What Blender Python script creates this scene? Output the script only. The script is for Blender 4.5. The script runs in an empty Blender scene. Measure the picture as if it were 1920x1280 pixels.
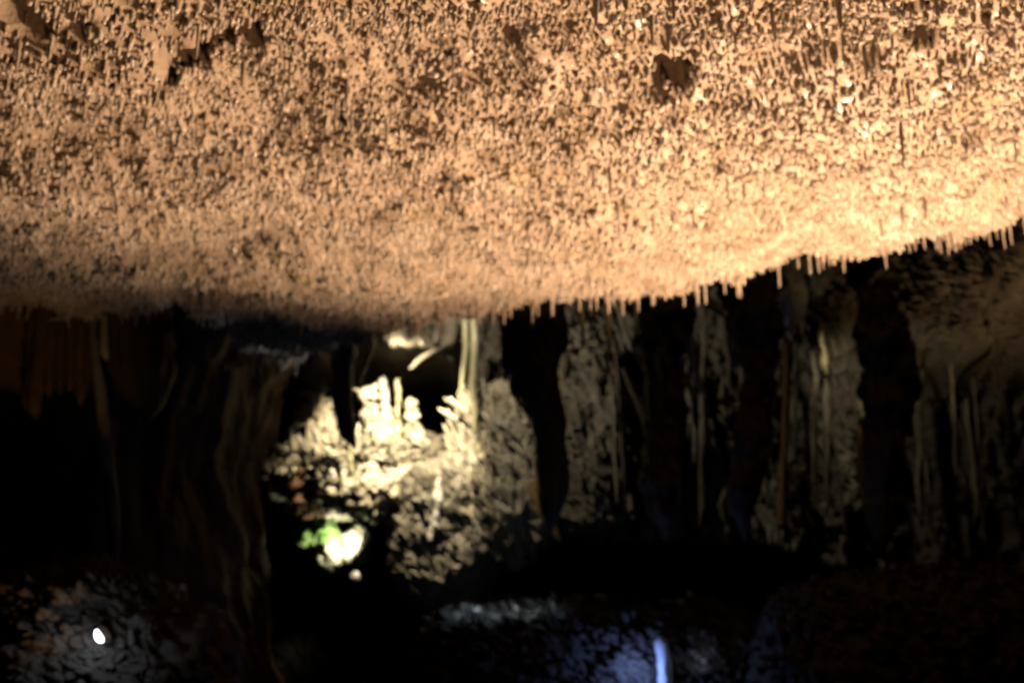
import bpy, math, random
import numpy as np
from mathutils import Vector

random.seed(7)
RNG = np.random.default_rng(11)
sc = bpy.context.scene
COL = sc.collection

# ------------------------------------------------------------------ camera
PITCH = math.radians(14.0)
CAMZ = 1.6
F = 1920 * 35.0 / 36.0
cam_d = bpy.data.cameras.new('camera')
cam = bpy.data.objects.new('camera', cam_d)
COL.objects.link(cam)
cam.location = (0, 0, CAMZ)
cam.rotation_euler = (math.pi / 2 + PITCH, 0, 0)
cam_d.lens = 35.0
cam_d.sensor_width = 36.0
cam_d.clip_start = 0.05
cam_d.clip_end = 200
cam_d.dof.use_dof = True
cam_d.dof.focus_distance = 2.2
cam_d.dof.aperture_fstop = 2.1
sc.camera = cam

# ------------------------------------------------------------------ world: a closed cave, no sky
w = bpy.data.worlds.new('World')
sc.world = w
w.use_nodes = True
w.node_tree.nodes['Background'].inputs[0].default_value = (0.5, 0.4, 0.3, 1)
w.node_tree.nodes['Background'].inputs[1].default_value = 0.0015
sc.view_settings.view_transform = 'Standard'
sc.view_settings.look = 'None'
sc.view_settings.exposure = 0
sc.view_settings.gamma = 1
sc.view_settings.use_curve_mapping = False
sc.cycles.max_bounces = 4
sc.cycles.diffuse_bounces = 0
sc.cycles.use_denoising = True


def P(px, py, Y):
    """point at depth Y (world y) seen at photo pixel px, py (1920 x 1280)"""
    a = (px - 960) / F
    b = (640 - py) / F
    dy = math.cos(PITCH) - b * math.sin(PITCH)
    dz = math.sin(PITCH) + b * math.cos(PITCH)
    t = Y / dy
    return np.array([a * t, Y, CAMZ + dz * t])


def pxscale(Y):
    return Y / math.cos(PITCH) / F


def lamp(name, kind, loc, target, watts, color, size=0.05, angle=90, blend=0.6):
    d = bpy.data.lights.new(name, kind)
    d.energy = watts
    d.color = color
    d.shadow_soft_size = size
    if kind == 'SPOT':
        d.spot_size = math.radians(angle)
        d.spot_blend = blend
    o = bpy.data.objects.new(name, d)
    COL.objects.link(o)
    o.location = loc
    if target is not None:
        v = Vector(target) - Vector(loc)
        o.rotation_euler = v.to_track_quat('-Z', 'Y').to_euler()
    return o


WARM = (1.0, 0.69, 0.43)
lamp('ceiling_flood_and_fill', 'SPOT', (2.0, 4.9, 1.0), (1.42, 4.1, 3.6), 1190, WARM, 0.05, 126, 0.42)
lamp('ceiling_flood_and_fill', 'SPOT', (1.1, 2.8, 0.0), (1.0, 2.75, 3.6), 135, (1.0, 0.56, 0.27), 0.15, 110, 0.3)  # added fill, softens the ceiling shadows in place of bounced light
lamp('arch_fill_light', 'SPOT', (5.0, 6.9, 2.6), (4.7, 9.0, 4.75), 90, (1.0, 0.66, 0.34), 0.05, 66, 0.9)  # unseen fill added to brighten the upper right bulge
lamp('chamber_floodlight', 'SPOT', (-0.8, 8.6, 4.5), (0.2, 11.0, 3.6), 95, (1.0, 0.88, 0.66), 0.03, 106, 0.25)
lamp('shelf_fill_light', 'SPOT', (-0.95, 9.0, 4.45), (-1.2, 10.4, 2.75), 780, (1.0, 0.86, 0.58), 0.03, 66, 0.6)  # extra spot added to brighten the shelf beyond the chamber floodlight
lamp('lip_glint_light', 'SPOT', (-1.35, 9.65, 3.15), (-1.75, 8.5, 3.66), 70, (1.0, 0.97, 0.9), 0.03, 34, 0.6)  # unseen spot added behind the lip to make glints on the straws
lamp('wall_fill_light', 'SPOT', (2.9, 9.0, 4.0), (4.9, 11.2, 2.7), 16, (1.0, 0.86, 0.62), 0.03, 84, 0.6)  # dim fill added to lift the dark wall at right
lamp('moss_lamp', 'SPOT', P(655, 1032, 10.1), P(620, 990, 10.5), 26, (0.95, 1.0, 0.72), 0.02, 112, 0.5)
lamp('curtain_fill_light', 'SPOT', (-1.7, 4.2, 0.2), (-3.55, 7.2, 3.35), 60, (1.0, 0.60, 0.26), 0.05, 22, 0.9)  # unseen fill added so the curtain folds show

# ------------------------------------------------------------------ noise
_perm = RNG.permutation(256).astype(np.int64)
_perm = np.concatenate([_perm, _perm, _perm])
_g = RNG.normal(size=(256, 3))
_g /= np.linalg.norm(_g, axis=1)[:, None]


def perlin(p):
    pi = np.floor(p).astype(np.int64)
    pf = p - pi
    u = pf * pf * pf * (pf * (pf * 6 - 15) + 10)
    X, Y, Z = (pi[:, 0] & 255), (pi[:, 1] & 255), (pi[:, 2] & 255)
    out = np.zeros(len(p))
    for i in (0, 1):
        wx = u[:, 0] if i else 1 - u[:, 0]
        a = _perm[(X + i) & 255]
        for j in (0, 1):
            wy = u[:, 1] if j else 1 - u[:, 1]
            b = _perm[(a + Y + j) & 255]
            for k in (0, 1):
                wz = u[:, 2] if k else 1 - u[:, 2]
                g = _g[_perm[(b + Z + k) & 255]]
                d = g[:, 0] * (pf[:, 0] - i) + g[:, 1] * (pf[:, 1] - j) + g[:, 2] * (pf[:, 2] - k)
                out += wx * wy * wz * d
    return out * 1.6


def fbm(p, octv=4, gain=0.5, off=0.0):
    p = p + off
    s = np.zeros(len(p))
    a = 1.0
    for o in range(octv):
        s += a * perlin(p)
        p = p * 2.03 + 17.3
        a *= gain
    return s


def ridged(p, octv=4, gain=0.5, off=0.0):
    p = p + off
    s = np.zeros(len(p))
    a = 1.0
    for o in range(octv):
        s += a * (1 - 2 * np.abs(perlin(p)))
        p = p * 2.03 + 9.7
        a *= gain
    return s


def sstep(a, b, x):
    t = np.clip((x - a) / (b - a), 0, 1)
    return t * t * (3 - 2 * t)


# ------------------------------------------------------------------ mesh helpers
def mesh_np(name, v, f, smooth=True):
    """v (n,3), f (m,k) with constant k"""
    m = bpy.data.meshes.new(name)
    v = np.asarray(v, np.float32)
    f = np.asarray(f, np.int32)
    k = f.shape[1]
    m.vertices.add(len(v))
    m.vertices.foreach_set('co', v.ravel())
    m.loops.add(f.size)
    m.loops.foreach_set('vertex_index', f.ravel())
    m.polygons.add(len(f))
    m.polygons.foreach_set('loop_start', np.arange(0, f.size, k, dtype=np.int32))
    m.polygons.foreach_set('loop_total', np.full(len(f), k, np.int32))
    if smooth:
        m.polygons.foreach_set('use_smooth', np.ones(len(f), bool))
    m.update(calc_edges=True)
    return m


def grid_faces(nu, nv, wrap=False):
    i = np.arange(nu - 1)[:, None]
    cols = nv if wrap else nv - 1
    j = np.arange(cols)[None, :]
    a = i * nv + j
    b = i * nv + (j + 1) % nv
    return np.stack([a, b, b + nv, a + nv], -1).reshape(-1, 4)


def link(name, mesh, mat, parent=None):
    o = bpy.data.objects.new(name, mesh)
    if mat is not None and not len(mesh.materials):
        mesh.materials.append(mat)
    COL.objects.link(o)
    if parent is not None:
        o.parent = parent
        o.matrix_parent_inverse = parent.matrix_world.inverted() if False else o.matrix_parent_inverse
    return o


def tag(o, label, cat, group=None):
    o['label'] = label
    o['category'] = cat
    if group:
        o['group'] = group
    return o


def struct(o):
    o['kind'] = 'structure'
    return o


def tube(path, radii, n=20, m=60, amp=0.15, freq=6.0, flute=0.0, nfl=9, squash=1.0, seed=0.0, octv=4, vstretch=0.4, rid=0.0):
    """rock lathe along a path; radial noise stretched along z, optional flutes"""
    path = np.asarray(path, float)
    radii = np.asarray(radii, float)
    s = np.concatenate([[0], np.cumsum(np.linalg.norm(np.diff(path, axis=0), axis=1))])
    t = np.linspace(0, s[-1], m)
    c = np.stack([np.interp(t, s, path[:, i]) for i in range(3)], 1)
    # smooth the path and the radii a little
    r = np.interp(t, s, radii)
    ker = np.array([1, 2, 3, 2, 1.]) / 9
    if m > 12:
        rp = np.pad(r, 2, mode='edge')
        r2 = np.convolve(rp, ker, 'valid')
        r2[0], r2[-1] = r[0], r[-1]
        r = r2
        for i in range(3):
            cp = np.pad(c[:, i], 2, mode='edge')
            cc = np.convolve(cp, ker, 'valid')
            cc[0], cc[-1] = c[0, i], c[-1, i]
            c[:, i] = cc
    th = np.linspace(0, 2 * math.pi, n, endpoint=False)
    d = np.stack([np.cos(th), np.sin(th) * squash, np.zeros(n)], 1)
    pts = c[:, None, :] + r[:, None, None] * d[None]
    q = pts.reshape(-1, 3)
    h = fbm(q * np.array([freq, freq, freq * vstretch]) + seed, octv)
    rr = np.repeat(r, n)
    k = 1 + amp * h
    if rid:
        sh = np.stack([q[:, 0] + .4 * q[:, 2], q[:, 1], q[:, 2] * .5], 1)
        k = k + rid * ridged(sh * 9.0, 3, .6, seed + 12)
    if flute:
        thn = np.tile(th, m)
        k += flute * np.cos(nfl * thn + 1.5 * fbm(q * np.array([1., 1., .6]), 2, off=seed + 5))
    q = np.repeat(c, n, 0) + (rr * k)[:, None] * np.tile(d, (m, 1))
    f = grid_faces(m, n, True)
    # end caps
    v = np.concatenate([q, c[:1], c[-1:]])
    a, b = len(q), len(q) + 1
    j = np.arange(n)
    tri0 = np.stack([np.full(n, a), (j + 1) % n, j, j], 1)
    base = (m - 1) * n
    tri1 = np.stack([np.full(n, b), base + j, base + (j + 1) % n, base + (j + 1) % n], 1)
    return v, f, np.concatenate([tri0, tri1])[:, :3]


def tube_mesh(name, *a, **k):
    v, f, t = tube(*a, **k)
    f = np.concatenate([np.stack([f[:, 0], f[:, 1], f[:, 2]], 1), np.stack([f[:, 0], f[:, 2], f[:, 3]], 1), t])
    return mesh_np(name, v, f)


def blob_mesh(name, c, rad, amp=0.2, freq=2.0, seed=0.0, nu=70, nv=110, octv=5, rid=0.0, stretch=(1, 1, 1), flat=0.0, box=0):
    """closed lumpy rock"""
    ph = np.linspace(0.02, math.pi - 0.02, nu)
    th = np.linspace(0, 2 * math.pi, nv, endpoint=False)
    PH, TH = np.meshgrid(ph, th, indexing='ij')
    d = np.stack([np.sin(PH) * np.cos(TH), np.sin(PH) * np.sin(TH), np.cos(PH)], -1).reshape(-1, 3)
    rad = np.asarray(rad, float)
    if box:
        d = d / (np.abs(d) ** box).sum(1)[:, None] ** (1.0 / box)
    p = d * rad
    q = (p + np.asarray(c)) * freq * np.asarray(stretch)
    h = fbm(q, octv, 0.52, seed)
    if rid:
        h = h + rid * ridged(q * 1.7, 4, 0.55, seed + 31)
    sh = np.stack([q[:, 0] + .45 * q[:, 2], q[:, 1], q[:, 2]], 1)
    h = h + 0.45 * ridged(sh * np.array([4.5, 4.5, 2.2]), 3, .6, seed + 71) * (rid > 0.3)
    if flat:
        p[:, 2] = np.where(p[:, 2] > 0, p[:, 2] * (1 - flat), p[:, 2])
    nrm = d / rad
    nrm /= np.linalg.norm(nrm, axis=1)[:, None]
    v = p + nrm * (amp * h)[:, None] + np.asarray(c)
    f = grid_faces(nu, nv, True)
    f = np.concatenate([f[:, [0, 1, 2]], f[:, [0, 2, 3]]])
    top, bot = len(v), len(v) + 1
    v = np.concatenate([v, v[:nv].mean(0)[None], v[-nv:].mean(0)[None]])
    j = np.arange(nv)
    f = np.concatenate([f, np.stack([np.full(nv, top), j, (j + 1) % nv], 1),
                        np.stack([np.full(nv, bot), (nu - 1) * nv + (j + 1) % nv, (nu - 1) * nv + j], 1)])
    return mesh_np(name, v, f[:, ::-1])


# ------------------------------------------------------------------ materials
def stone(name, c1, c2, c3, scale=3.0, bump=0.6, rough=0.6, coat=0.0, stretch=(1, 1, 1), bscale=30, coat_rough=0.2, spec=0.5):
    m = bpy.data.materials.new(name)
    m.use_nodes = True
    nt = m.node_tree
    N = nt.nodes
    L = nt.links
    bs = N['Principled BSDF']
    geo = N.new('ShaderNodeNewGeometry')
    mp = N.new('ShaderNodeMapping')
    mp.inputs['Scale'].default_value = stretch
    L.new(geo.outputs['Position'], mp.inputs['Vector'])
    n1 = N.new('ShaderNodeTexNoise')
    n1.inputs['Scale'].default_value = scale
    n1.inputs['Detail'].default_value = 7
    n1.inputs['Roughness'].default_value = 0.62
    L.new(mp.outputs[0], n1.inputs['Vector'])
    r1 = N.new('ShaderNodeValToRGB')
    r1.color_ramp.elements[0].position = 0.30
    r1.color_ramp.elements[0].color = (*c2, 1)
    r1.color_ramp.elements[1].position = 0.68
    r1.color_ramp.elements[1].color = (*c1, 1)
    L.new(n1.outputs['Fac'], r1.inputs[0])
    n2 = N.new('ShaderNodeTexNoise')
    n2.inputs['Scale'].default_value = scale * 0.45
    n2.inputs['Detail'].default_value = 9
    n2.inputs['Roughness'].default_value = 0.7
    n2.inputs['Distortion'].default_value = 0.6
    L.new(mp.outputs[0], n2.inputs['Vector'])
    r2 = N.new('ShaderNodeMapRange')
    r2.inputs['From Min'].default_value = 0.56
    r2.inputs['From Max'].default_value = 0.72
    L.new(n2.outputs['Fac'], r2.inputs['Value'])
    mx = N.new('ShaderNodeMix')
    mx.data_type = 'RGBA'
    mx.inputs['B'].default_value = (*c3, 1)
    L.new(r2.outputs[0], mx.inputs['Factor'])
    L.new(r1.outputs[0], mx.inputs['A'])
    L.new(mx.outputs['Result'], bs.inputs['Base Color'])
    bs.inputs['Roughness'].default_value = rough
    bs.inputs['Specular IOR Level'].default_value = spec
    bs.inputs['Coat Weight'].default_value = coat
    bs.inputs['Coat Roughness'].default_value = coat_rough
    n3 = N.new('ShaderNodeTexNoise')
    n3.inputs['Scale'].default_value = bscale
    n3.inputs['Detail'].default_value = 5
    n3.inputs['Roughness'].default_value = 0.65
    L.new(mp.outputs[0], n3.inputs['Vector'])
    bp = N.new('ShaderNodeBump')
    bp.inputs['Strength'].default_value = bump
    bp.inputs['Distance'].default_value = 0.02
    L.new(n3.outputs['Fac'], bp.inputs['Height'])
    L.new(bp.outputs[0], bs.inputs['Normal'])
    return m


def emissive(name, col, strength):
    m = bpy.data.materials.new(name)
    m.use_nodes = True
    bs = m.node_tree.nodes['Principled BSDF']
    bs.inputs['Base Color'].default_value = (0.8, 0.8, 0.8, 1)
    bs.inputs['Emission Color'].default_value = (*col, 1)
    bs.inputs['Emission Strength'].default_value = strength
    return m


M_ceil = stone('peach_limestone', (0.62, 0.47, 0.36), (0.40, 0.27, 0.18), (0.36, 0.23, 0.08), 3.6, 0.6, 0.55, 0.15)
M_straw = stone('straw_calcite', (0.74, 0.60, 0.50), (0.48, 0.34, 0.23), (0.42, 0.28, 0.10), 4.2, 0.35, 0.42, 0.6, coat_rough=0.13, bscale=60)
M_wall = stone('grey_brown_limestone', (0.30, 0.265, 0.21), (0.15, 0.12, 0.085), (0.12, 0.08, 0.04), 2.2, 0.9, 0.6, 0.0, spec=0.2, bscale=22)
M_pale = stone('pale_flowstone', (0.66, 0.60, 0.48), (0.50, 0.40, 0.26), (0.38, 0.27, 0.12), 5.0, 0.7, 0.5, 0.2, bscale=35)
M_white = stone('white_calcite', (0.80, 0.77, 0.72), (0.70, 0.64, 0.56), (0.6, 0.52, 0.4), 9.0, 0.4, 0.45, 0.3, bscale=60)
M_olive = stone('olive_calcite', (0.46, 0.42, 0.26), (0.34, 0.30, 0.16), (0.30, 0.20, 0.06), 6.0, 0.5, 0.45, 0.3, stretch=(1, 1, .3), bscale=40)
M_amber = stone('amber_calcite', (0.45, 0.28, 0.08), (0.33, 0.18, 0.04), (0.24, 0.12, 0.03), 6.0, 0.4, 0.4, 0.3, stretch=(1, 1, .3), bscale=40)
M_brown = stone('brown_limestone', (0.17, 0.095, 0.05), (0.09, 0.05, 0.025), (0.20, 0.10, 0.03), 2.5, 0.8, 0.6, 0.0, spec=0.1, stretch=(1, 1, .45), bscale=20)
M_dark = stone('shade_dark_limestone', (0.15, 0.125, 0.10), (0.08, 0.06, 0.045), (0.11, 0.07, 0.035), 2.5, 0.9, 0.55, 0.0, spec=0.12, bscale=20)  # low albedo puts part of the unlit rock's shade into the colour
M_moss = stone('lamp_algae_rock', (0.45, 0.55, 0.22), (0.22, 0.42, 0.08), (0.16, 0.36, 0.05), 9.0, 0.8, 0.7, 0, bscale=45)

# ------------------------------------------------------------------ ceiling
HC = CAMZ + 2.0
LIPPX = [(-700, 585), (-300, 585), (0, 585), (200, 590), (330, 585), (430, 625), (500, 672), (570, 668), (650, 640),
         (740, 600), (850, 580), (950, 572), (1050, 562), (1160, 545), (1300, 520), (1420, 498), (1530, 474),
         (1700, 455), (1920, 424), (2400, 350)]


def on_plane(px, py, z):
    a = (px - 960) / F
    b = (640 - py) / F
    dy = math.cos(PITCH) - b * math.sin(PITCH)
    dz = math.sin(PITCH) + b * math.cos(PITCH)
    t = (z - CAMZ) / dz
    return np.array([a * t, dy * t, z])


_lip = np.array([on_plane(x, y, HC) for x, y in LIPPX])
_o = np.argsort(_lip[:, 0])
LX, LY = _lip[_o, 0], _lip[_o, 1]
PITPX = [(345, 105, 52, .9), (300, 145, 40, .7), (405, 95, 34, .6), (470, 82, 40, .9), (55, 22, 46, .8), (20, 8, 40, .8), (150, 40, 26, .5),
         (1262, 157, 46, .9), (1738, 106, 34, .8), (1690, 104, 22, .6), (1702, 14, 44, .9), (1645, 135, 20, .5),
         (1480, 45, 22, .5), (1300, 70, 26, .5), (1000, 78, 22, .5), (560, 30, 18, .6), (825, 205, 18, .5),
         (1760, 240, 16, .6), (960, 115, 24, .5), (1485, 80, 22, .5), (1325, 70, 18, .6), (1510, 80, 18, .6), (1890, 90, 22, .5)]
PITS = [(*on_plane(x, y, HC)[:2], r, d) for x, y, r, d in PITPX]


def ceil_z(x, y, fine=True):
    p = np.stack([x, y, np.zeros_like(x)], 1)
    z = HC + 0.13 * fbm(p * 0.75, 2, off=3.1) + 0.07 * fbm(p * 2.4, 3, off=8.2)
    if fine:
        z = z + 0.030 * fbm(p * 7.0, 4, .6, off=1.7) + 0.022 * ridged(p * 13.0, 2, off=6.0)
    for (ax, ay, r, dep) in PITS:
        rr = r * pxscale(ay) * 0.80
        d2 = ((x - ax) / (rr)) ** 2 + ((y - ay) / (rr * 1.2)) ** 2
        wob = 0.55 * perlin(p * 11 + 40) + 0.3 * perlin(p * 27 + 4) if fine else 0
        z = z + dep * (1.0 if r >= 36 else 0.26) * (1 - sstep(0.35, 1.3, np.sqrt(d2) + wob))
    d = y - np.interp(x, LX, LY)
    up = np.clip(d, 0, None)
    z = z + 1.0 * (1 - np.exp(-up / 0.35)) * (up > 0) + 0.25 * up - 0.02 * sstep(-0.3, 0, d)
    return z


def lip_d(x, y):
    return y - np.interp(x, LX, LY)


gx = np.arange(-7.0, 6.6, 0.031)
gy = np.arange(1.2, 12.4, 0.031)
GX, GY = np.meshgrid(gx, gy, indexing='ij')
cx, cy = GX.ravel(), GY.ravel()
cz = ceil_z(cx, cy)
ceiling = struct(link('cave_ceiling', mesh_np('cave_ceiling', np.stack([cx, cy, cz], 1), grid_faces(len(gx), len(gy))), M_ceil))

# soda straws and knobs that cover it
S = 0.0232
sx = np.arange(-6.0, 6.0, S)
sy = np.arange(2.2, 10.2, S)
SX, SY = np.meshgrid(sx, sy, indexing='ij')
SX = SX + (np.arange(len(sy)) % 2)[None, :] * S * 0.5
n = SX.size
px_ = SX.ravel() + RNG.uniform(-.42, .42, n) * S
py_ = SY.ravel() + RNG.uniform(-.42, .42, n) * S
keep = (lip_d(px_, py_) < 0.10) & (np.abs(px_) < 0.54 * py_ + 0.85)
for (ax, ay, r, dep) in PITS:
    rr = r * pxscale(ay) * 0.8
    keep &= ((px_ - ax) ** 2 + (py_ - ay) ** 2) > rr * rr * RNG.uniform(0.5, 1.2, n)
px_, py_ = px_[keep], py_[keep]
n = len(px_)
pp = np.stack([px_, py_, np.zeros(n)], 1)
dens = fbm(pp * 1.3, 3, off=21.0)
drop = RNG.uniform(0, 1, n) < 0.10 + 0.22 * sstep(0.1, 0.9, dens)
px_, py_, pp, dens = px_[~drop], py_[~drop], pp[~drop], dens[~drop]
n = len(px_)
pz_ = ceil_z(px_, py_)
nb = fbm(pp * 3.0, 3, off=55.0)
near_lip = sstep(-2.6, 0.0, lip_d(px_, py_))
Ls = 0.010 + 0.022 * RNG.uniform(0, 1, n) ** 2 + (0.012 + 0.028 * near_lip) * np.clip(nb + 0.5, 0, 1.6) * RNG.uniform(0.3, 1, n)
Ls *= 0.35 + 0.65 * sstep(-0.75, 0.1, fbm(pp * 2.1, 3, off=91.0) + 0.25)
lng = RNG.uniform(0, 1, n) < (0.004 + 0.040 * sstep(-.35, 0.05, lip_d(px_, py_)))
Ls[lng] += RNG.uniform(0.04, 0.13, lng.sum())
Rs = 0.0045 + 0.0080 * RNG.uniform(0, 1, n) ** 1.8 * (1.15 - 0.3 * near_lip)
Rs[lng] = RNG.uniform(0.007, 0.011, lng.sum())
big = RNG.uniform(0, 1, n) < 0.03
Rs[big & ~lng] *= 1.6
# hand-placed long straws on the lip: px of the root, tip height in px, radius
LIPSTRAW = [(1515, 535, 6), (1531, 522, 5), (1577, 512, 5), (1540, 510, 4), (1702, 490, 4), (1730, 488, 5), (1752, 486, 5),
            (1786, 481, 4), (1796, 465, 4), (1806, 470, 4), (1815, 468, 5), (1828, 458, 4), (1850, 465, 4), (1877, 481, 4), (1918, 482, 4),
            (1140, 600, 6), (1166, 588, 5), (1118, 590, 5), (1086, 605, 5), (945, 618, 6), (925, 612, 5), (958, 606, 5), (1035, 608, 7),
            (1008, 600, 5), (1280, 562, 5), (1305, 565, 5), (1356, 556, 5), (1384, 548, 5), (1457, 540, 5), (1195, 572, 4), (1225, 570, 4),
            (900, 608, 5), (885, 604, 4), (453, 655, 4), (470, 640, 4), (372, 622, 5)]
hx, hy, hL, hR = [], [], [], []
for (ax, ay, r) in LIPSTRAW:
    # root on the lip below which the straw hangs
    lp = np.interp(ax, [q[0] for q in LIPPX], [q[1] for q in LIPPX])
    g = on_plane(ax, lp, HC)
    hx.append(g[0]); hy.append(g[1] - 0.02)
    hL.append(max((ay - lp) * pxscale(g[1]) * 0.9, 0.05)); hR.append(r * pxscale(g[1]) * 0.62)
hx, hy = np.array(hx), np.array(hy)
px_ = np.concatenate([px_, hx]); py_ = np.concatenate([py_, hy])
pz_ = np.concatenate([pz_, ceil_z(hx, hy)])
Ls = np.concatenate([Ls, np.array(hL)]); Rs = np.concatenate([Rs, np.array(hR)])
hand = np.zeros(len(px_), bool)
hand[-len(hx):] = True

NS = 4
TT = np.array([-0.35, 0.30, 0.88])     # along the length
RT = np.array([1.55, 1.05, 0.68])


def straw_batch(X, Y, Z, L, R, rng):
    n = len(X)
    th = np.linspace(0, 2 * math.pi, NS, endpoint=False)
    lean = rng.normal(0, 0.05, (n, 2))
    ring = []
    for k in range(3):
        rad = (R * RT[k] * rng.uniform(0.82, 1.2, n))[:, None]
        zz = (Z - L * TT[k] + 0.012 * (TT[k] < 0))[:, None]
        ox = X[:, None] + lean[:, :1] * L[:, None] * TT[k]
        oy = Y[:, None] + lean[:, 1:] * L[:, None] * TT[k]
        ring.append(np.stack([ox + rad * np.cos(th)[None], oy + rad * np.sin(th)[None], np.repeat(zz, NS, 1)], -1))
    tip = np.stack([X + lean[:, 0] * L, Y + lean[:, 1] * L, Z - L], -1)[:, None]
    v = np.concatenate(ring + [tip], 1)       # n, 4*NS+1, 3
    f = []
    for k in range(2):
        for j in range(NS):
            a, b = k * NS + j, k * NS + (j + 1) % NS
            f += [(a, a + NS, b + NS), (a, b + NS, b)]
    for j in range(NS):
        f.append((2 * NS + j, 3 * NS, 2 * NS + (j + 1) % NS))
    f = np.array(f)
    nv = 3 * NS + 1
    F_ = (f[None] + (np.arange(n) * nv)[:, None, None]).reshape(-1, 3)
    return v.reshape(-1, 3), F_


def project(X, Y, Z):
    dz = Z - CAMZ
    fw = Y * math.cos(PITCH) + dz * math.sin(PITCH)
    up = -Y * math.sin(PITCH) + dz * math.cos(PITCH)
    return 960 + F * X / fw, 640 - F * up / fw, fw


ppx, ppy, pfw = project(px_, py_, pz_ - Ls)
inside = (ppx > 5) & (ppx < 1915) & (ppy > 5) & (ppy < 1275)
score = np.where(inside, Ls * Rs / pfw ** 2, 0)
score[hand] += 10
order = np.argsort(-score)
solo = np.zeros(len(px_), bool)
solo[order[:300]] = True
v, f = straw_batch(px_[~solo], py_[~solo], pz_[~solo], Ls[~solo], Rs[~solo], RNG)
fld = link('soda_straw_field', mesh_np('soda_straw_field', v, f), M_straw, ceiling)
fld['kind'] = 'stuff'
# unit straws shared by the single ones
UN = []
for k in range(6):
    rng = np.random.default_rng(k)
    v, f = straw_batch(np.zeros(1), np.zeros(1), np.zeros(1), np.ones(1), np.ones(1), rng)
    v[:, 2] = np.where(v[:, 2] > 0, 0.25, v[:, 2])
    m_ = mesh_np('soda_straw', v, f)
    m_.materials.append(M_straw)
    UN.append(m_)
for q, i in enumerate(np.where(solo)[0]):
    o = bpy.data.objects.new('soda_straw', UN[q % 6])
    COL.objects.link(o)
    o.parent = ceiling
    o.location = (px_[i], py_[i], pz_[i])
    o.scale = (Rs[i], Rs[i], Ls[i])
    o.rotation_euler = (0, 0, random.uniform(0, 6.28))

# ------------------------------------------------------------------ back wall
gx = np.arange(-6.0, 8.0, 0.028)
gz = np.arange(-0.5, 5.6, 0.028)
GX, GZ = np.meshgrid(gx, gz, indexing='ij')
wx, wz = GX.ravel(), GZ.ravel()


def wall_y(x, z):
    p = np.stack([x, np.zeros_like(x), z], 1)
    y = 11.2 + 0.35 * fbm(p * np.array([.5, 1, .35]), 3, off=2.0)
    # flutes and lumps
    y -= 0.16 * ridged(p * np.array([1.5, 1, .55]), 4, .55, off=13.0)
    y -= 0.17 * ridged(p * np.array([4.2, 1, 2.2]) + 0.3 * np.stack([z, z * 0, x], 1), 4, .6, off=4.0)
    sh = np.stack([x + 0.45 * z, np.zeros_like(x), z - 0.2 * x], 1)
    y -= 0.055 * ridged(sh * np.array([9.0, 1, 4.0]), 3, .6, off=44.0)
    # overhang shaped to block the lamp, and dark hollow above the lit shelf
    wob = 0.10 * fbm(p * np.array([2.2, 1, 2.2]), 3, off=61)
    hx = sstep(-2.3, -1.9, x + wob) * (1 - sstep(-0.75, -0.35, x + wob))
    y += 2.2 * hx * sstep(3.25, 3.45, z + wob) * (1 - sstep(3.85, 4.0, z + wob))
    y -= 0.75 * hx * sstep(3.92, 4.05, z + wob)
    # the lower edge is undercut
    e = 2.16 + 0.05 * fbm(p * np.array([3, 1, 0]), 3, off=9) - 0.4 * sstep(2.6, 3.6, x)
    y += 2.2 * (1 - sstep(e - .10, e, z)) * (1 - 0.75 * sstep(2.6, 4.2, x))
    # upper right: bulge that leans out towards the camera
    zb = 3.85 + 0.12 * fbm(p * 1.1, 3, off=77) - 0.20 * sstep(3.0, 6.0, x) + 0.6 * (1 - sstep(2.6, 4.2, x))
    y -= 2.4 * sstep(zb - 0.15, zb + 0.9, z) * sstep(3.3, 5.0, x)
    return y


wy = wall_y(wx, wz)
back_wall = struct(link('cave_wall', mesh_np('cave_wall', np.stack([wx, wy, wz], 1), grid_faces(len(gx), len(gz))[:, ::-1]), M_wall))

# small drips along the undercut edge of the wall
nd = 420
dx = RNG.uniform(-0.7, 2.95, nd)
de = 2.16 + 0.05 * fbm(np.stack([dx * 3, np.ones(nd), np.zeros(nd)], 1), 3, off=9) - 0.4 * sstep(2.6, 3.6, dx)
dy = wall_y(dx, de + 0.06) + RNG.uniform(0, .1, nd)
v, f = straw_batch(dx, dy, de + 0.06, RNG.uniform(.05, .16, nd), RNG.uniform(.008, .022, nd), RNG)
o = link('drip_fringe', mesh_np('drip_fringe', v, f), M_pale, back_wall)
o['kind'] = 'stuff'

# side and rear walls and the floor close the cave off
def plain_wall(name, a, b, z0, z1, mat, nrm, amp=.35, seed=0, step=.09):
    a, b = np.array(a, float), np.array(b, float)
    nu = int(np.linalg.norm(b - a) / step) + 2
    nv = int((z1 - z0) / step) + 2
    u = np.linspace(0, 1, nu)
    zz = np.linspace(z0, z1, nv)
    U, Z = np.meshgrid(u, zz, indexing='ij')
    xy = a[None] + (b - a)[None] * U.ravel()[:, None]
    p = np.concatenate([xy, Z.ravel()[:, None]], 1)
    h = amp * (fbm(p * .6, 4, off=seed) + .5 * ridged(p * 1.7, 3, off=seed + 4))
    p[:, :2] += np.array(nrm)[None] * h[:, None]
    return struct(link(name, mesh_np(name, p, grid_faces(nu, nv)), mat))


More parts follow.
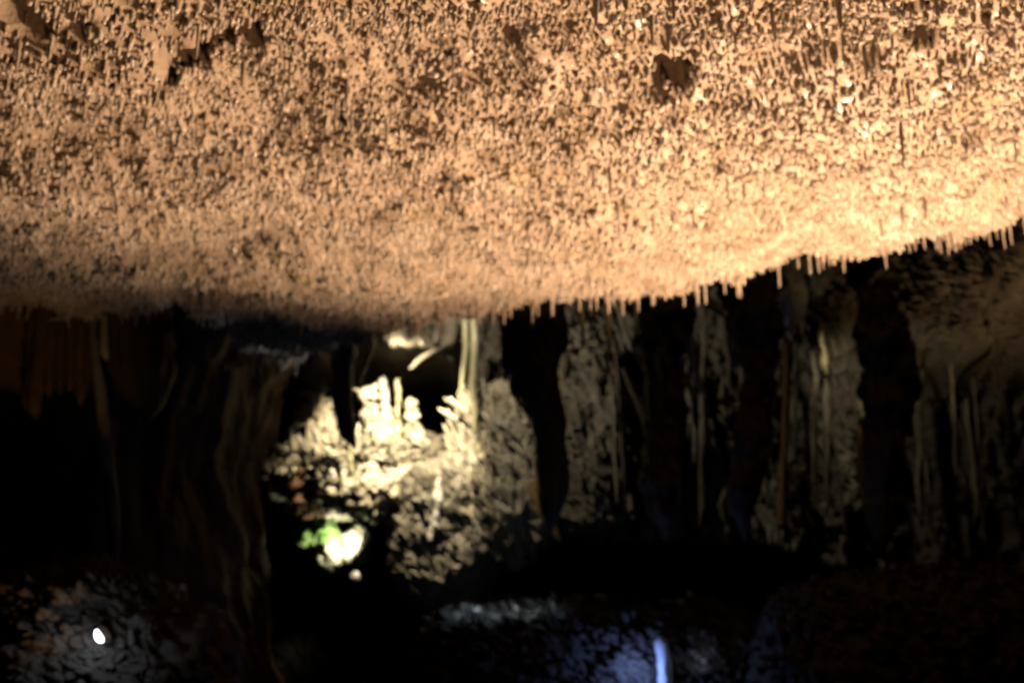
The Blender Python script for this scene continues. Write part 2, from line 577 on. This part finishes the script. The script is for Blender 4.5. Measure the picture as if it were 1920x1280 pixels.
plain_wall('cave_wall', (6.4, -4), (6.4, 13), -1.6, 6, M_wall, (-1, 0), seed=3)
plain_wall('cave_wall', (-6.6, -4), (-6.6, 13), -1.6, 6, M_brown, (1, 0), seed=6)
plain_wall('cave_wall', (-7, -4), (7, -4), -1.6, 6, M_brown, (0, 1), seed=9)
gx = np.arange(-8, 9, 0.09)
gy = np.arange(-5, 14.5, 0.09)
GX, GY = np.meshgrid(gx, gy, indexing='ij')
fx, fy = GX.ravel(), GY.ravel()
p = np.stack([fx, fy, np.zeros_like(fx)], 1)
fz = -0.55 + 0.18 * fbm(p * .5, 4, off=30) + 0.05 * ridged(p * 2.5, 3, off=2)
struct(link('cave_floor', mesh_np('cave_floor', np.stack([fx, fy, fz], 1), grid_faces(len(gx), len(gy))), M_dark))
# rear part of the ceiling over and behind the camera
gx = np.arange(-7, 6.7, 0.12)
gy = np.arange(-4.2, 1.4, 0.12)
GX, GY = np.meshgrid(gx, gy, indexing='ij')
qx, qy = GX.ravel(), GY.ravel()
p = np.stack([qx, qy, np.zeros_like(qx)], 1)
struct(link('cave_ceiling', mesh_np('cave_ceiling_rear', np.stack([qx, qy, HC + 0.02 + .1 * fbm(p * .75, 2, off=3.1) + .06 * fbm(p * 2.4, 3)], 1), grid_faces(len(gx), len(gy))), M_ceil))

# ------------------------------------------------------------------ formations
def px_tube(name, pts, Y, mat, parent=None, n=18, m=48, **k):
    """pts: list of (px, py, half width in px) down the thing"""
    path = [P(a, b, Y) for a, b, r in pts]
    rad = [r * pxscale(Y) for a, b, r in pts]
    return link(name, tube_mesh(name, path, rad, n=n, m=m, **k), mat, parent)


def empty(name, loc):
    o = bpy.data.objects.new(name, None)
    COL.objects.link(o)
    o.location = loc
    o.empty_display_size = 0.1
    return o


def under(o, root):
    """make o a child of root, keep it where it is (meshes hold world coordinates)"""
    o.parent = root
    o.location = -Vector(root.location)
    return o


# the big dark pillar on the left
c0 = np.array([-4.15, 9.2])
prof = [(5.0, 2.6), (4.2, 2.25), (3.75, 1.95), (3.4, 1.80), (3.0, 1.72), (2.6, 1.72), (2.2, 1.80), (1.8, 1.84), (1.4, 1.92), (0.9, 2.0), (0.2, 2.1), (-.8, 2.3)]
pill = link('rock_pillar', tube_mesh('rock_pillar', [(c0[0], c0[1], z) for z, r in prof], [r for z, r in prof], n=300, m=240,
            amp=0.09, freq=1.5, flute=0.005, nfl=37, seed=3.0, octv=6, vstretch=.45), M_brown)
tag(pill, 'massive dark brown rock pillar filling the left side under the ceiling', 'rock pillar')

# drapery on the pillar, seven folds
root = empty('flowstone_curtain', tuple(P(110, 600, 7.25)))
tag(root, 'orange brown flowstone curtain with vertical folds below the ceiling edge at far left', 'flowstone curtain')
for (a, b, r, y0, y1) in [(62, 50, 9, 640, 772), (80, 66, 11, 615, 790), (98, 92, 8, 610, 745), (116, 112, 7, 608, 740), (133, 131, 7, 606, 735), (150, 150, 8, 603, 760), (163, 158, 7, 598, 745)]:
    o = px_tube('fold', [(a, y0 - 60, r * 1.6), (a, y0, r * 1.5), ((a + b) / 2, (y0 + y1) / 2, r * 1.3), (b, y1 - 15, r * 1.0), (b, y1, 2)], 7.25 - random.uniform(0, .1), M_brown,
                n=18, m=60, amp=.45, freq=9)
    under(o, root)
o = px_tube('rim', [(88, 600, 3), (110, 597, 9), (135, 596, 10), (165, 590, 9), (180, 600, 4)], 7.15, M_pale, n=12, m=30, amp=.3, freq=12)
under(o, root)
o = px_tube('fold', [(176, 575, 9), (174, 620, 8), (182, 680, 8), (190, 740, 10), (200, 840, 12), (210, 960, 14), (218, 1060, 6)], 7.2, M_wall, n=14, m=60, amp=.2, freq=7)
under(o, root)
tag(px_tube('stalactite', [(196, 590, 6), (196, 640, 8), (197, 662, 9), (200, 676, 2)], 7.2, M_olive, amp=.2), 'short blunt brown stalactite just right of the flowstone curtain', 'stalactite')
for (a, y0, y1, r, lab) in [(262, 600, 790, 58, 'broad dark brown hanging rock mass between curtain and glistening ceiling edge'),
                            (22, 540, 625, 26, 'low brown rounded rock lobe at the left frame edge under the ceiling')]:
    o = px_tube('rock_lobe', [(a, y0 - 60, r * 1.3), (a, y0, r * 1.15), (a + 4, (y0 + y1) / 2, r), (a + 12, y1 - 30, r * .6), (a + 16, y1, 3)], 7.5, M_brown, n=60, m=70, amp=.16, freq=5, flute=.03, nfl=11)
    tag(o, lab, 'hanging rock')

# shelf of pale flowstone in the lit chamber
c = P(668, 905, 10.75)
shelf = link('flowstone_shelf', blob_mesh('flowstone_shelf', c, (.78, .75, .36), .10, 2.6, 5.0, 120, 260, 6, .35), M_pale)
tag(shelf, 'brightly lit cream flowstone shelf across the small chamber', 'flowstone shelf')

o_rough = []
SG = 'pale stalagmites on the lit shelf'
for (a, y0, y1, r, mat, lab, bx) in [
        (688, 726, 850, 16, M_pale, 'thick cream stalagmite with a knobbly top at the bright left part of the shelf', 22),
        (716, 706, 850, 8, M_white, 'white crooked stalagmite leaning beside the thickest one on the lit shelf', 16),
        (746, 708, 850, 5, M_olive, 'slender olive stalagmite with a round knob on top on the lit shelf', -1),
        (768, 748, 840, 11, M_pale, 'stubby cream stalagmite right of the slender knobbed one', 14),
        (598, 722, 810, 8, M_pale, 'slanting ochre stalagmite left of the black hanging column', 18),
        (607, 758, 820, 14, M_pale, 'ochre rounded stalagmite at the left end of the shelf', -14),
        (655, 800, 895, 4, M_olive, 'thin straight straw crossing the bright front of the shelf', 3)]:
    o = px_tube('stalagmite', [(a, y0, r * .55), (a + bx * .1, y0 + 10, r * .95), (a + bx * .3, (y0 * 2 + y1) / 3, r * .8), (a + bx * .7, (y0 + y1 * 2) / 3, r * 1.2), (a + bx, y1, r * 1.8)], 9.6 if r == 4 else 10.4, mat, amp=.75, freq=13, n=26, m=70, vstretch=.8, seed=a * .37)
    o_rough.append((o, (a - 34, y0, a + 46, y1), r))
    tag(o, lab, 'stalagmite', SG)
for (a, y0, y1, r, lab) in [(922, 756, 815, 11, 'stout yellow stalagmite, wider one of the pair above the shelf'),
                            (903, 765, 810, 7, 'short yellow stalagmite just left of the stout one'),
                            (951, 742, 775, 6, 'small yellow stalagmite standing apart right of the stout one')]:
    o = px_tube('stalagmite', [(a + 2, y0, r * .5), (a + 2, y0 + 8, r), (a, (y0 + y1) / 2, r), (a - 4, y1, r * .8), (a - 5, y1 + 40, r)], 10.0, M_olive, amp=.15, freq=8)
    tag(o, lab, 'stalagmite', SG)

# spiky coral crust on the shelf and the cascade
def crust(parent, name, boxpx, Ymin, n, mat, lmax, rng, fat=(.14, .34), slant=0.0):
    dg = bpy.context.evaluated_depsgraph_get()
    V, FF, k = [], [], 0
    x0, y0, x1, y1 = boxpx
    tries = 0
    while k < n and tries < n * 6:
        tries += 1
        d = Vector(P(rng.uniform(x0, x1), rng.uniform(y0, y1), 10.0)) - Vector((0, 0, CAMZ))
        ok, hit, nrm, _ = parent.ray_cast(Vector((0, 0, CAMZ)), d.normalized())
        if not ok:
            continue
        ax = nrm * rng.uniform(.3, 1) + Vector((rng.normal() * .4, -.2, rng.uniform(-.2, 1.0)))
        if slant:
            ax = nrm * .25 + Vector((-.45 + rng.normal() * .2, -.1, slant + rng.normal() * .25))
        ax = ax.normalized()
        L = rng.uniform(.25, 1) ** 1.6 * lmax
        r = L * rng.uniform(*fat)
        s1 = ax.orthogonal().normalized()
        s2 = ax.cross(s1)
        for t, rr in ((-.15, 1.2), (.3, rng.uniform(.8, 1.2)), (.7, rng.uniform(.5, 1.15)), (1.0, .35)):
            for j in range(6):
                an = j * math.pi / 3
                V.append(hit + ax * (L * t) + (s1 * math.cos(an) + s2 * math.sin(an)) * (r * rr * rng.uniform(.75, 1.2)))
        b = k * 24
        for g in range(3):
            for j in range(6):
                a1, a2 = b + g * 6 + j, b + g * 6 + (j + 1) % 6
                FF += [(a1, a2, a2 + 6), (a1, a2 + 6, a1 + 6)]
        for j in range(1, 5):
            FF.append((b + 18, b + 18 + j, b + 19 + j))
        k += 1
    o = link(name, mesh_np(name, np.array([tuple(v) for v in V]), np.array(FF)), mat, parent)
    o['kind'] = 'stuff'


bpy.context.view_layer.update()
_r = np.random.default_rng(5)
for o, bxp, r in o_rough:
    if r > 6:
        crust(o, 'coral_crust', bxp, 9.5, 110, M_pale, .13, _r, (.1, .26))
crust(shelf, 'coral_crust', (545, 770, 790, 870), 9.5, 600, M_pale, .22, _r, (.07, .18))

# hanging stalactites in front of the lit chamber
for (pts, mat, lab, Y) in [
        ([(640, 600, 22), (641, 680, 18), (645, 760, 17), (652, 820, 15), (665, 838, 4)], M_dark, 'dark hanging column splitting the lit chamber at its left', 8.9),
        ([(690, 600, 14), (690, 660, 11), (676, 700, 7), (672, 720, 2)], M_amber, 'short amber stalactite beside the dark hanging column', 8.8),
        ([(889, 600, 9), (890, 650, 8), (886, 720, 7), (892, 780, 6), (889, 812, 3)], M_olive, 'long grey green stalactite above the yellow stalagmites', 9.8),
        ([(872, 600, 7), (874, 650, 6), (868, 700, 5), (863, 738, 2)], M_olive, 'shorter grey green stalactite left of the long one', 9.8),
        ([(850, 580, 17), (846, 625, 18), (836, 648, 15), (812, 660, 11), (788, 674, 9), (770, 692, 4)], M_wall, 'crusted hook shaped stalactite above the dark hollow', 10.1),
        ([(1141, 560, 7), (1141, 600, 6), (1142, 650, 5), (1138, 690, 4), (1137, 722, 1.5)], M_olive, 'long thin stalactite hanging in front of the rough grey column', 7.6),
        ([(1089, 560, 5), (1091, 600, 5), (1094, 640, 4), (1093, 655, 2)], M_olive, 'thin olive stalactite left of the long thin one', 7.7),
        ([(1192, 560, 3), (1192, 600, 3), (1196, 618, 2), (1199, 628, 1)], M_olive, 'hair thin bent straw right of the long thin stalactite', 7.7)]:
    tag(px_tube('stalactite', pts, Y, mat, amp=.22, freq=10, n=18, m=60), lab, 'stalactite', 'stalactites before the chamber')

# columns in front of the back wall
def column(pts, Y, mat, lab, **k):
    kw = dict(n=70, m=140, amp=.22, freq=5, seed=random.uniform(0, 50), octv=5)
    kw.update(k)
    return tag(px_tube('rock_column', pts, Y, mat, **kw), lab, 'rock column')


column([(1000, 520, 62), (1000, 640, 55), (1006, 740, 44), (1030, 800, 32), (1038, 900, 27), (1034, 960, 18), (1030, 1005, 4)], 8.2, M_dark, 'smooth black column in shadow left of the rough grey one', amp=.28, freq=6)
casc = link('flowstone_cascade', blob_mesh('flowstone_cascade', P(950, 888, 10.5), (.34, .5, .76), .09, 4.0, 3.3, 180, 200, 6, 1.0, (1, 1, .55), 0, 4), M_pale)
tag(casc, 'crusty buff flowstone cascade running down right of the bright shelf', 'flowstone cascade')
colA = column([(1100, 620, 36), (1108, 700, 46), (1115, 800, 54), (1118, 900, 58), (1115, 970, 50), (1112, 1000, 24)], 10.2, M_wall, 'rough grey lit column below a fringed cap', amp=.26, freq=8, n=160, m=300, vstretch=.5, octv=6, rid=.26)
bpy.context.view_layer.update()
crust(casc, 'coral_crust', (850, 760, 1030, 1010), 9.5, 620, M_pale, .34, _r, (.045, .10), .9)
crust(colA, 'coral_crust', (1050, 620, 1190, 990), 9.5, 700, M_wall, .26, _r, (.05, .10), 1.0)
o = px_tube('cap', [(1052, 640, 5), (1075, 655, 12), (1100, 652, 14), (1130, 650, 12), (1158, 660, 8), (1166, 668, 3)], 9.9, M_olive, n=20, m=40, amp=.5, freq=14)
o.parent = colA
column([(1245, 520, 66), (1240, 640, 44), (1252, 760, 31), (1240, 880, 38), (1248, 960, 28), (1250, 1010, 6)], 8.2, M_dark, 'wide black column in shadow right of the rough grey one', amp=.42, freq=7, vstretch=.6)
column([(1402, 520, 60), (1414, 600, 46), (1420, 700, 28), (1412, 820, 36), (1396, 920, 30), (1390, 960, 18), (1400, 1012, 5)], 8.2, M_dark, 'black column in shadow standing below the cool light patch', amp=.42, freq=7, vstretch=.6)
column([(1478, 640, 9), (1474, 740, 7), (1470, 850, 6), (1466, 960, 8), (1466, 985, 9)], 9.7, M_brown, 'thin brown column between two black columns', amp=.25, n=24)
colB = column([(1560, 560, 30), (1575, 660, 36), (1590, 760, 38), (1580, 860, 34), (1575, 950, 30), (1575, 985, 12)], 10.3, M_wall, 'knobbly grey column lit along its left side', amp=.42, freq=8, n=130, m=260, vstretch=.6, octv=6, rid=.28)
bpy.context.view_layer.update()
crust(colB, 'coral_crust', (1520, 560, 1640, 985), 9.5, 600, M_wall, .22, _r, (.05, .12), .8)
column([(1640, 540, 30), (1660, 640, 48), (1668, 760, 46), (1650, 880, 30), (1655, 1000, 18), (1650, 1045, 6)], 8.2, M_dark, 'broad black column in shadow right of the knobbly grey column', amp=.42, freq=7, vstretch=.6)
column([(1612, 800, 5), (1612, 880, 5), (1620, 940, 6), (1632, 985, 3)], 9.4, M_amber, 'thin rusty strand against the broad black column', amp=.2, n=18)

for (pts, mat, lab, Y) in [
        ([(1168, 690, 3), (1185, 730, 6), (1204, 770, 7), (1210, 805, 2)], M_olive, 'pale pointed drapery on the wide black column', 9.0),
        ([(1295, 580, 6), (1297, 640, 5), (1302, 690, 7), (1316, 725, 6), (1326, 750, 1)], M_olive, 'slanting pale drapery under the yellow ledge', 9.0),
        ([(1378, 880, 4), (1362, 920, 7), (1352, 945, 7), (1358, 972, 6), (1372, 995, 3)], M_pale, 'curved pale root shaped stalactite over the black gap', 9.2),
        ([(1738, 920, 3), (1745, 980, 3), (1760, 1020, 3), (1790, 1065, 2), (1805, 1082, 1)], M_olive, 'faint thin strand running down the dark rock at right', 9.4),
        ([(1918, 845, 8), (1918, 875, 8), (1921, 895, 2)], M_pale, 'pale blunt stalactite cut by the right frame edge', 9.0)]:
    tag(px_tube('stalactite', pts, Y, mat, amp=.2, freq=10, n=16, m=50), lab, 'stalactite')

o = px_tube('flowstone_slab', [(1000, 900, 10), (1010, 930, 15), (1025, 965, 16), (1042, 1000, 8), (1050, 1015, 2)], 9.4, M_amber, n=30, m=60, amp=.15, squash=.5)
tag(o, 'leaning amber flowstone slab at the foot of the black column', 'flowstone slab')
o = px_tube('rock_ledge', [(1300, 545, 14), (1330, 565, 18), (1360, 590, 14), (1385, 608, 6), (1392, 614, 2)], 9.3, M_olive, n=30, m=60, amp=.2, squash=.5)
tag(o, 'yellow green slanting rock ledge under the ceiling edge', 'rock ledge')
o = link('cool_light_patch', blob_mesh('cool_light_patch', P(1435, 560, 9.9), (.38, .3, .33), .05, 7, 3, 60, 100, 6, .6, (1, 1, .4)), M_white)  # pale stone put where a patch of cool light falls
tag(o, 'pale rock standing in for a patch of cool light behind the ceiling edge', 'rock')

# lumpy grey mound under the shelf
mound = link('flowstone_mound', blob_mesh('flowstone_mound', P(845, 1000, 10.45), (.50, .55, .70), .085, 4.0, 8.0, 120, 180, 6, .45, (1, 1, 1), 0, 2.6), M_wall)
tag(mound, 'grey lumpy flowstone mound below the right end of the shelf', 'flowstone mound')
o = px_tube('calcite_streak', [(823, 895, 3), (820, 925, 8), (819, 955, 8), (813, 985, 10), (806, 1015, 3)], 9.80, M_white, n=24, m=70, amp=.6, freq=14, squash=.8)
o.parent = mound
for (a, b, r, Y, mat, nm, lab, cat) in [
        (598, 1000, (.17, .15, .15), 10.45, M_moss, 'mossy_rock', 'glowing green algae covered rock beside a hidden lamp', 'mossy rock'),
        (622, 1035, (.15, .13, .13), 10.45, M_pale, 'rock', 'overlit yellow white rock just below the green one', 'rock'),
        (668, 1022, (.12, .1, .19), 10.4, M_pale, 'rock', 'tan pointed rock right of the glowing green rock', 'rock'),
        (667, 1082, (.035, .03, .045), 10.0, M_white, 'pebble', 'small white stone below the tan pointed rock', 'stone'),
        (680, 920, (.38, .3, .20), 10.15, M_pale, 'rock', 'ochre rounded rock in the shade under the shelf', 'rock'),
        (578, 925, (.17, .2, .22), 10.2, M_brown, 'rock', 'brown upright rock in the shade at the chamber left edge', 'rock')]:
    o = link(nm, blob_mesh(nm, P(a, b, Y), r, min(r) * .5, 6.5, a * .1, 60, 80, 6, .3), mat)
    tag(o, lab, cat)

# bottom: ledge and mound lit blue
ledge = link('rock_ledge', blob_mesh('rock_ledge', P(1120, 1465, 9.3), (1.62, .9, 1.46), .05, 3.0, 12.0, 200, 320, 6, .45, (1, 1, .8), 0, 6), M_dark)
tag(ledge, 'dark rock ledge with a blue lit upper edge at the bottom centre', 'rock ledge')
def hit_px(o, px, py):
    d = Vector(P(px, py, 10.0)) - Vector((0, 0, CAMZ))
    ok, h, nrm, _ = o.ray_cast(Vector((0, 0, CAMZ)), d.normalized())
    return h


bpy.context.view_layer.update()
yv = hit_px(ledge, 1240, 1240).y - 0.10
o = px_tube('stalagmite', [(1239, 1192, 6), (1240, 1202, 11), (1243, 1225, 10), (1246, 1250, 12), (1246, 1285, 13), (1247, 1350, 17)], yv, M_white, n=36, m=80, amp=.3, freq=12, octv=5)
tag(o, 'glowing violet white stalagmite at the bottom centre', 'stalagmite')
lamp('violet_lamp_and_fill', 'POINT', P(1196, 1262, hit_px(ledge, 1196, 1250).y - 0.22), None, 5.2, (0.22, 0.36, 1.0), 0.02)
lamp('violet_lamp_and_fill', 'POINT', P(1318, 1235, hit_px(ledge, 1318, 1235).y - 0.12), None, 0.22, (0.5, 0.65, 1.0), 0.02)  # second, added light for the pale arc right of the stalagmite
for bx_ in (825, 860, 895, 930, 965, 1000, 1035):
    hb = hit_px(ledge, bx_, 1152)
    lamp('blue_rim_fill', 'POINT', (hb.x, hb.y - 0.045, hb.z + 0.06), None, 0.24, (0.5, 0.74, 1.0), 0.02)  # row of unseen points added along the edge to draw its blue rim
crust(ledge, 'rock_grit', (790, 1120, 1420, 1290), 8, 1100, M_dark, .11, _r, (.15, .4), .2)
bank = link('rock_bank', blob_mesh('rock_bank', P(1830, 1400, 7.9), (1.5, .8, 1.2), .09, 2.2, 33.0, 130, 240, 6, .45, (1, 1, .8), 0, 4), M_dark)
tag(bank, 'unlit dark rock bank filling the lower right corner', 'rock bank')
crust(mound, 'coral_crust', (750, 890, 930, 1110), 9.5, 600, M_wall, .13, _r, (.08, .2), .8)
# thin draperies and ribs hanging in front of the back wall
for q in range(52):
    a = random.uniform(885, 1900)
    if 985 < a < 1050:
        continue
    y0 = random.uniform(540, 760)
    y1 = min(y0 + random.uniform(90, 330), 1000)
    r = random.uniform(2.0, 6.5)
    Yr = random.uniform(9.6, 10.25)
    sl = random.uniform(-8, 34)
    kx = random.uniform(-10, 10)
    pts = [(a, y0, r * .4), (a + sl * .3 + kx, y0 * .7 + y1 * .3, r), (a + sl * .55, y0 * .45 + y1 * .55, r * .75), (a + sl * .8 + kx * .5, y0 * .2 + y1 * .8, r * 1.1), (a + sl, y1, .8)]
    px_tube('drapery_rib', pts, Yr, random.choice([M_wall, M_wall, M_olive, M_dark]), back_wall, n=9, m=34, amp=.55, freq=12, seed=q * 1.7)
bpy.context.view_layer.update()
crust(back_wall, 'coral_crust', (1680, 470, 1920, 640), 9.0, 500, M_wall, .16, _r, (.08, .22), .3)
crust(back_wall, 'coral_crust', (1180, 560, 1900, 985), 9.0, 900, M_wall, .24, _r, (.06, .14), .9)
# lower left: rock slope with a small lamp
o = link('rock_slope', blob_mesh('rock_slope', P(90, 1290, 6.3), (1.05, .6, .62), .09, 2.6, 4.0, 100, 160, 6, .45), M_dark)
tag(o, 'grey rock slope around the small white lamp in the lower left corner', 'rock')
bpy.context.view_layer.update()
crust(o, 'rock_grit', (-40, 1080, 300, 1290), 5, 700, M_dark, .08, _r, (.15, .45), .2)
crust(bank, 'rock_grit', (1400, 1040, 1930, 1290), 6, 700, M_dark, .1, _r, (.15, .45), .2)
lr = empty('cave_lamp', tuple(P(184, 1192, 5.6)))
tag(lr, 'small bright white cave lamp on the lower left rock slope', 'lamp')
o = px_tube('lens', [(181, 1180, 2), (183, 1187, 5), (186, 1195, 7), (189, 1203, 4)], 5.55, emissive('lamp_lens', (.85, .82, 1.0), 6), n=16, m=20, amp=0)
under(o, lr)
o = px_tube('housing', [(190, 1172, 5), (196, 1184, 9), (200, 1196, 10), (202, 1206, 6)], 5.66, M_dark, n=16, m=20, amp=0)
under(o, lr)
lamp('cave_lamp_light', 'POINT', P(176, 1196, 5.45), None, 1.5, (.6, .78, 1.0), .02)
tag(px_tube('stalagmite', [(343, 1095, 4), (344, 1108, 6), (345, 1125, 5), (344, 1140, 2), (341, 1165, 4)], 6.4, M_pale, amp=.15), 'small pale stalagmite alone on the dark lower left rock', 'stalagmite')
